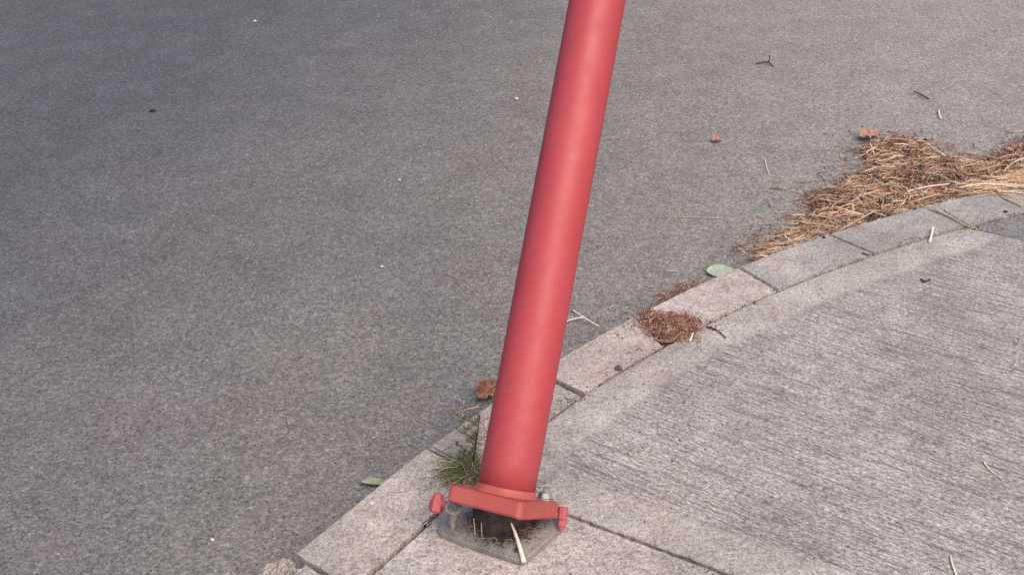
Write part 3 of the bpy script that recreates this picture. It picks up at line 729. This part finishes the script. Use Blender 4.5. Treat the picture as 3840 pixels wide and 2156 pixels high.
for pts, lab in LS:
    strand_thing('straw', [(pts, .0018 if 'thick' not in lab else .0030, .0022)], M['pale'] if 'pale' in lab or 'cream' in lab else M['twigt'], lab, 'straw', 'long straws on the grass drift')
# clump on the kerb
V, Fc, Cc = [], [], []
cp = [(2386, 1170), (2420, 1166), (2470, 1172), (2520, 1176), (2570, 1180), (2610, 1185), (2622, 1208), (2610, 1245), (2590, 1258), (2560, 1275), (2505, 1277), (2465, 1262), (2430, 1235), (2400, 1205)]
cw = [at(x, y, .006) for x, y in cp]; cwp = [(p.x, p.y) for p in cw]; cc = sum(cw, Vector())/len(cw)
bx2 = (min(p[0] for p in cwp), max(p[0] for p in cwp)); by2 = (min(p[1] for p in cwp), max(p[1] for p in cwp)); n = 0
while n < 1500:
    x, y = random.uniform(*bx2), random.uniform(*by2)
    ox, oy = x+random.gauss(0, .007), y+random.gauss(0, .007)
    if not inpoly(x, y, cwp): continue
    n += 1; de = min((p-Vector((x, y, p.z))).length for p in cw)
    if de < .016 and random.random() < .45: continue
    lump_ = .5+mnoise.noise(Vector((x*42, y*42, 0)))
    if lump_ < .22 and random.random() < .7: continue
    z = .001+min(1, de/.03)*random.uniform(0, .018)*max(.2, lump_+.3)
    c = random.choice([(.28, .13, .09), (.36, .18, .12), (.20, .10, .07), (.44, .27, .20), (.13, .07, .05), (.52, .38, .30)])
    ribbon(V, Fc, Cc, Vector((ox, oy, z)), random.uniform(0, 6.3), random.uniform(.010, .034), random.uniform(.0009, .0021), dim(c, .7, 1.2), random.uniform(.002, .010), .8)
for _ in range(70):
    e = random.choice(cw)+(cc-random.choice(cw))*.05; c = random.choice([(.44, .27, .20), (.52, .38, .30), (.22, .11, .08), (.30, .15, .10)])
    ribbon(V, Fc, Cc, Vector((e.x+random.gauss(0, .006), e.y+random.gauss(0, .006), .003)), random.uniform(0, 6.3), random.uniform(.02, .05), random.uniform(.0010, .0018), c, random.uniform(.002, .008), .6)
for _ in range(260):
    x, y = cc.x+random.gauss(0, .055), cc.y+random.gauss(0, .045)
    c = random.choice([(.22, .10, .07), (.14, .08, .06)])
    ribbon(V, Fc, Cc, Vector((x, y, .0015)), random.uniform(0, 6.3), random.uniform(.004, .016), random.uniform(.0008, .0018), c, .002, .8, zf=lambda a, b: .0004)
tag(pydata('leaf_litter', V, Fc, M['litter'], cols=Cc), 'reddish brown clump of fibres on top of the kerb joint', 'litter', kind='stuff')
# thin brown litter on the road behind the clump, and crumbs in the joints
V, Fc, Cc = [], [], []
for _ in range(420):
    t = random.random(); px = 2500+t*150; py = 1115-t*62+random.gauss(0, 9)
    p = at(px, py, -.005); p = p + Vector((-.5, .85, 0))*random.uniform(.01, .05)
    c = random.choice(BROWN); ribbon(V, Fc, Cc, Vector((p.x, p.y, ROAD+random.uniform(.05, .095))), random.uniform(0, 6.3), random.uniform(.008, .03), random.uniform(.001, .003), c, .006, .6)
for _ in range(300):
    i = random.randrange(near_idx(OUT, (.15, 2.15)), near_idx(OUT, (.85, 2.6))); p = OUT[i]-curve_normal(OUT, i)*abs(random.gauss(.10, .06))
    ribbon(V, Fc, Cc, Vector((p.x, p.y, ROAD+.006)), random.uniform(0, 6.3), random.uniform(.006, .03), random.uniform(.001, .003), random.choice(BROWN+TAN), .003, .5)
tag(pydata('leaf_litter', V, Fc, M['litter'], cols=Cc), 'thin brown crumbs and fibres in the gutter beside the kerb', 'litter', kind='stuff')
V, Fc, Cc = [], [], []
def crumb(p, r, c):
    o = len(V); q = [Vector((random.uniform(-1, 1), random.uniform(-1, 1), random.uniform(.1, 1)))*r for _ in range(4)]
    q = [Vector((math.cos(k*2.1+p.x*90), math.sin(k*2.1+p.x*90), 0))*r*random.uniform(.7, 1.3) for k in range(3)]+[Vector((0, 0, r*random.uniform(.6, 1.2)))]
    for v in q: V.append(p+v); Cc.append(c)
    Fc.extend([(o, o+1, o+3), (o+1, o+2, o+3), (o+2, o, o+3), (o, o+2, o+1)])
for i in range(0, len(INN)):
    if INN[i].x < -.5 or INN[i].x > 1.6: continue
    for _ in range(9):
        p = INN[i]+curve_normal(INN, i)*random.gauss(.002, .0045)+Vector((random.gauss(0, .006), random.gauss(0, .006), 0)); p.z = random.uniform(-.014, .0005)
        c = random.choice([(.06, .045, .035), (.12, .09, .07), (.20, .16, .13), (.035, .03, .025)]); crumb(p, random.uniform(.0010, .0030), c)
for (a_, b_) in ((JC, J0+JD*1.2),):
    for _ in range(700):
        p = a_+(b_-a_)*random.random()-JN_*random.gauss(0, .004); p.z = random.uniform(-.014, .0002); crumb(p, random.uniform(.0010, .0026), random.choice([(.06, .045, .035), (.12, .09, .07), (.2, .16, .13)]))
for _ in range(260):                                            # crumbs thick where the far joints meet and by the clump
    cx, cy, s = random.choice([(3660, 856, .03), (3425, 895, .035), (2640, 1205, .03), (2640, 1225, .025), (2150, 1500, .02), (1760, 1810, .02)])
    p = at(cx, cy, 0)+Vector((random.gauss(0, s), random.gauss(0, s*.4), .0004)); crumb(p, random.uniform(.0009, .0026), random.choice([(.09, .07, .055), (.16, .13, .11), (.05, .04, .03)]))
for _ in range(420):
    g = random.uniform(0, 6.3); q = SC+OFF+Vector((math.cos(g), math.sin(g), 0))*(.058+abs(random.gauss(0, .012))); q.z = PZ+.0004
    if q.y < 1.60: crumb(q, random.uniform(.0008, .0024), random.choice([(.09, .07, .055), (.05, .04, .03), (.2, .16, .13)]))
for _ in range(70):
    g = random.uniform(3.1, 6.3); q = SC+OFF+Vector((math.cos(g), math.sin(g), 0))*random.uniform(.057, .070); q.z = PZ+random.uniform(.001, .018)
    ribbon(V, Fc, Cc, q, random.uniform(0, 6.3), random.uniform(.010, .034), random.uniform(.001, .0025), random.choice([(.10, .07, .055), (.05, .035, .03), (.22, .16, .12), (.16, .10, .08)]), .006, .6, tilt=random.uniform(-.6, .6), zf=lambda a, b: PZ)
tag(pydata('soil_crumbs', V, Fc, M['litter'], cols=Cc), 'dark crumbs of soil caught in the joints of kerb and slabs', 'soil', kind='stuff')
# moss on the kerb stone left of the post
V, Fc, Cc = [], [], []
for _ in range(1300):
    t = random.random(); bxm = 1796-t*22; yy = 1575+t*215
    px = bxm - abs(random.gauss(0, 34+22*t)); py = yy+random.gauss(0, 6)
    if mnoise.noise(Vector((px*.035, py*.035, 0))) < -.18+abs(bxm-px)*.004: continue
    p = at(px, py, .0006); c = random.choice([(.16, .17, .09), (.10, .12, .055), (.24, .24, .15), (.30, .28, .19), (.07, .075, .04)]); crumb(p, random.uniform(.0011, .0029), c)
for _ in range(500):                                            # pale chippings right of the stalk
    t = random.random(); px = 1818-t*26+random.gauss(0, 5); py = 1560+t*200
    crumb(at(px, py, .0006), random.uniform(.0015, .0036), random.choice([(.6, .46, .42), (.5, .38, .32), (.22, .2, .14), (.66, .55, .5)]))
tag(pydata('moss', V, Fc, M['litter'], cols=Cc), 'olive moss and crumbs on the kerb stone beside the red post', 'moss', kind='stuff')
# tuft of grass rooted in the joint, with its dead thatch
V, Fc, Cc = [], [], []
root = at(1768, 1772, 0)
def blade(p0, ang, ln, rise, wd, c, n=7, droop=1.0):
    d = Vector((math.cos(ang), math.sin(ang), 0)); s = Vector((-d.y, d.x, 0)); o = len(V); k = random.uniform(-.25, .25)
    for i in range(n+1):
        t = i/n; q = p0+d*ln*t+s*k*ln*t*t+Vector((0, 0, rise*math.sin(min(1, t*1.05)*math.pi*droop)))
        q.z = max(q.z, .0012); wv = wd*(1-t**2*.92)
        V.extend([q-s*wv/2, q+Vector((0, 0, wv*.3)), q+s*wv/2]); cc_ = tuple(x*(.75+.5*t) for x in c); Cc.extend([cc_]*3)
    for i in range(n):
        a = o+i*3; Fc.extend([(a, a+1, a+4, a+3), (a+1, a+2, a+5, a+4), (a, a+3, a+5, a+2)])
GR = [(.10, .115, .05), (.15, .165, .075), (.075, .09, .04), (.22, .22, .11), (.30, .28, .16)]
for _ in range(170):
    p = root+Vector((random.gauss(0, .012), random.gauss(0, .010), .001))
    blade(p, random.gauss(math.radians(176), .38), random.uniform(.03, .088), random.uniform(.003, .022), random.uniform(.0012, .0026), random.choice(GR))
for _ in range(60):
    p = root+Vector((random.gauss(0, .012), random.gauss(.006, .010), .001))
    blade(p, random.uniform(.9, 2.6), random.uniform(.02, .05), random.uniform(.006, .03), random.uniform(.0012, .0024), random.choice(GR))
for _ in range(8):
    p = root+Vector((random.gauss(0, .006), random.gauss(0, .006), .004))
    blade(p, random.gauss(math.radians(170), .15), random.uniform(.07, .10), random.uniform(.008, .02), .0018, (.55, .52, .30))
for _ in range(230):
    p = at(random.gauss(1745, 36), random.gauss(1808, 13), .001)
    blade(p, random.uniform(0, 6.3), random.uniform(.012, .04), random.uniform(.002, .010), random.uniform(.001, .002), random.choice([(.30, .23, .14), (.22, .17, .10), (.42, .35, .22), (.12, .09, .05)]))
o = pydata('grass_tuft', [v-root for v in V], Fc, M['green'], cols=Cc); o.location = root
tag(o, 'olive green tuft of grass in the kerb joint left of the post', 'grass tuft')

# upright feathery sprig of weed between the kerb and the post
V, Fc, Cc = [], [], []
SP = smoothpath([at(1769, 1782, 0), at(1774, 1740, .022), at(1782, 1680, .055), at(1792, 1610, .095), at(1800, 1556, .125)], 10)
tv, tf = tube(SP, [.0022-.0014*(i/(len(SP)-1)) for i in range(len(SP))]); V += tv; Fc += tf; Cc += [(.035, .045, .02)]*len(tv)
for i, p in enumerate(SP):
    if i < 4: continue
    for _ in range(2 if i > 14 else 4):
        a = random.gauss(math.pi, .9); blade(p, a, random.uniform(.008, .028), random.uniform(-.004, .014), random.uniform(.0010, .0024), random.choice(GR), n=4)
root = SP[0].copy()
for k in range(4):
    q = SP[8+k*8]; side = smoothpath([q, q+Vector((-.016, .004, .010)), q+Vector((-.030-.004*k, .006, .026))], 6)
    tv, tf = tube(side, [.0010]*len(side)); o = len(V); V += tv; Fc += [tuple(x+o for x in f) for f in tf]; Cc += [(.08, .09, .04)]*len(tv)
    for p in side[2:]:
        for _ in range(4): blade(p, random.uniform(0, 6.3), random.uniform(.006, .014), random.uniform(0, .006), .0014, random.choice(GR), n=3)
z0 = [v.copy() for v in V]
V = [Vector((v.x, v.y, max(v.z, .001)))-root for v in z0]
o = pydata('weed_sprig', V, Fc, M['green'], cols=Cc); o.location = root
tag(o, 'thin upright sprig of weed with a dark stalk touching the left of the post', 'weed')
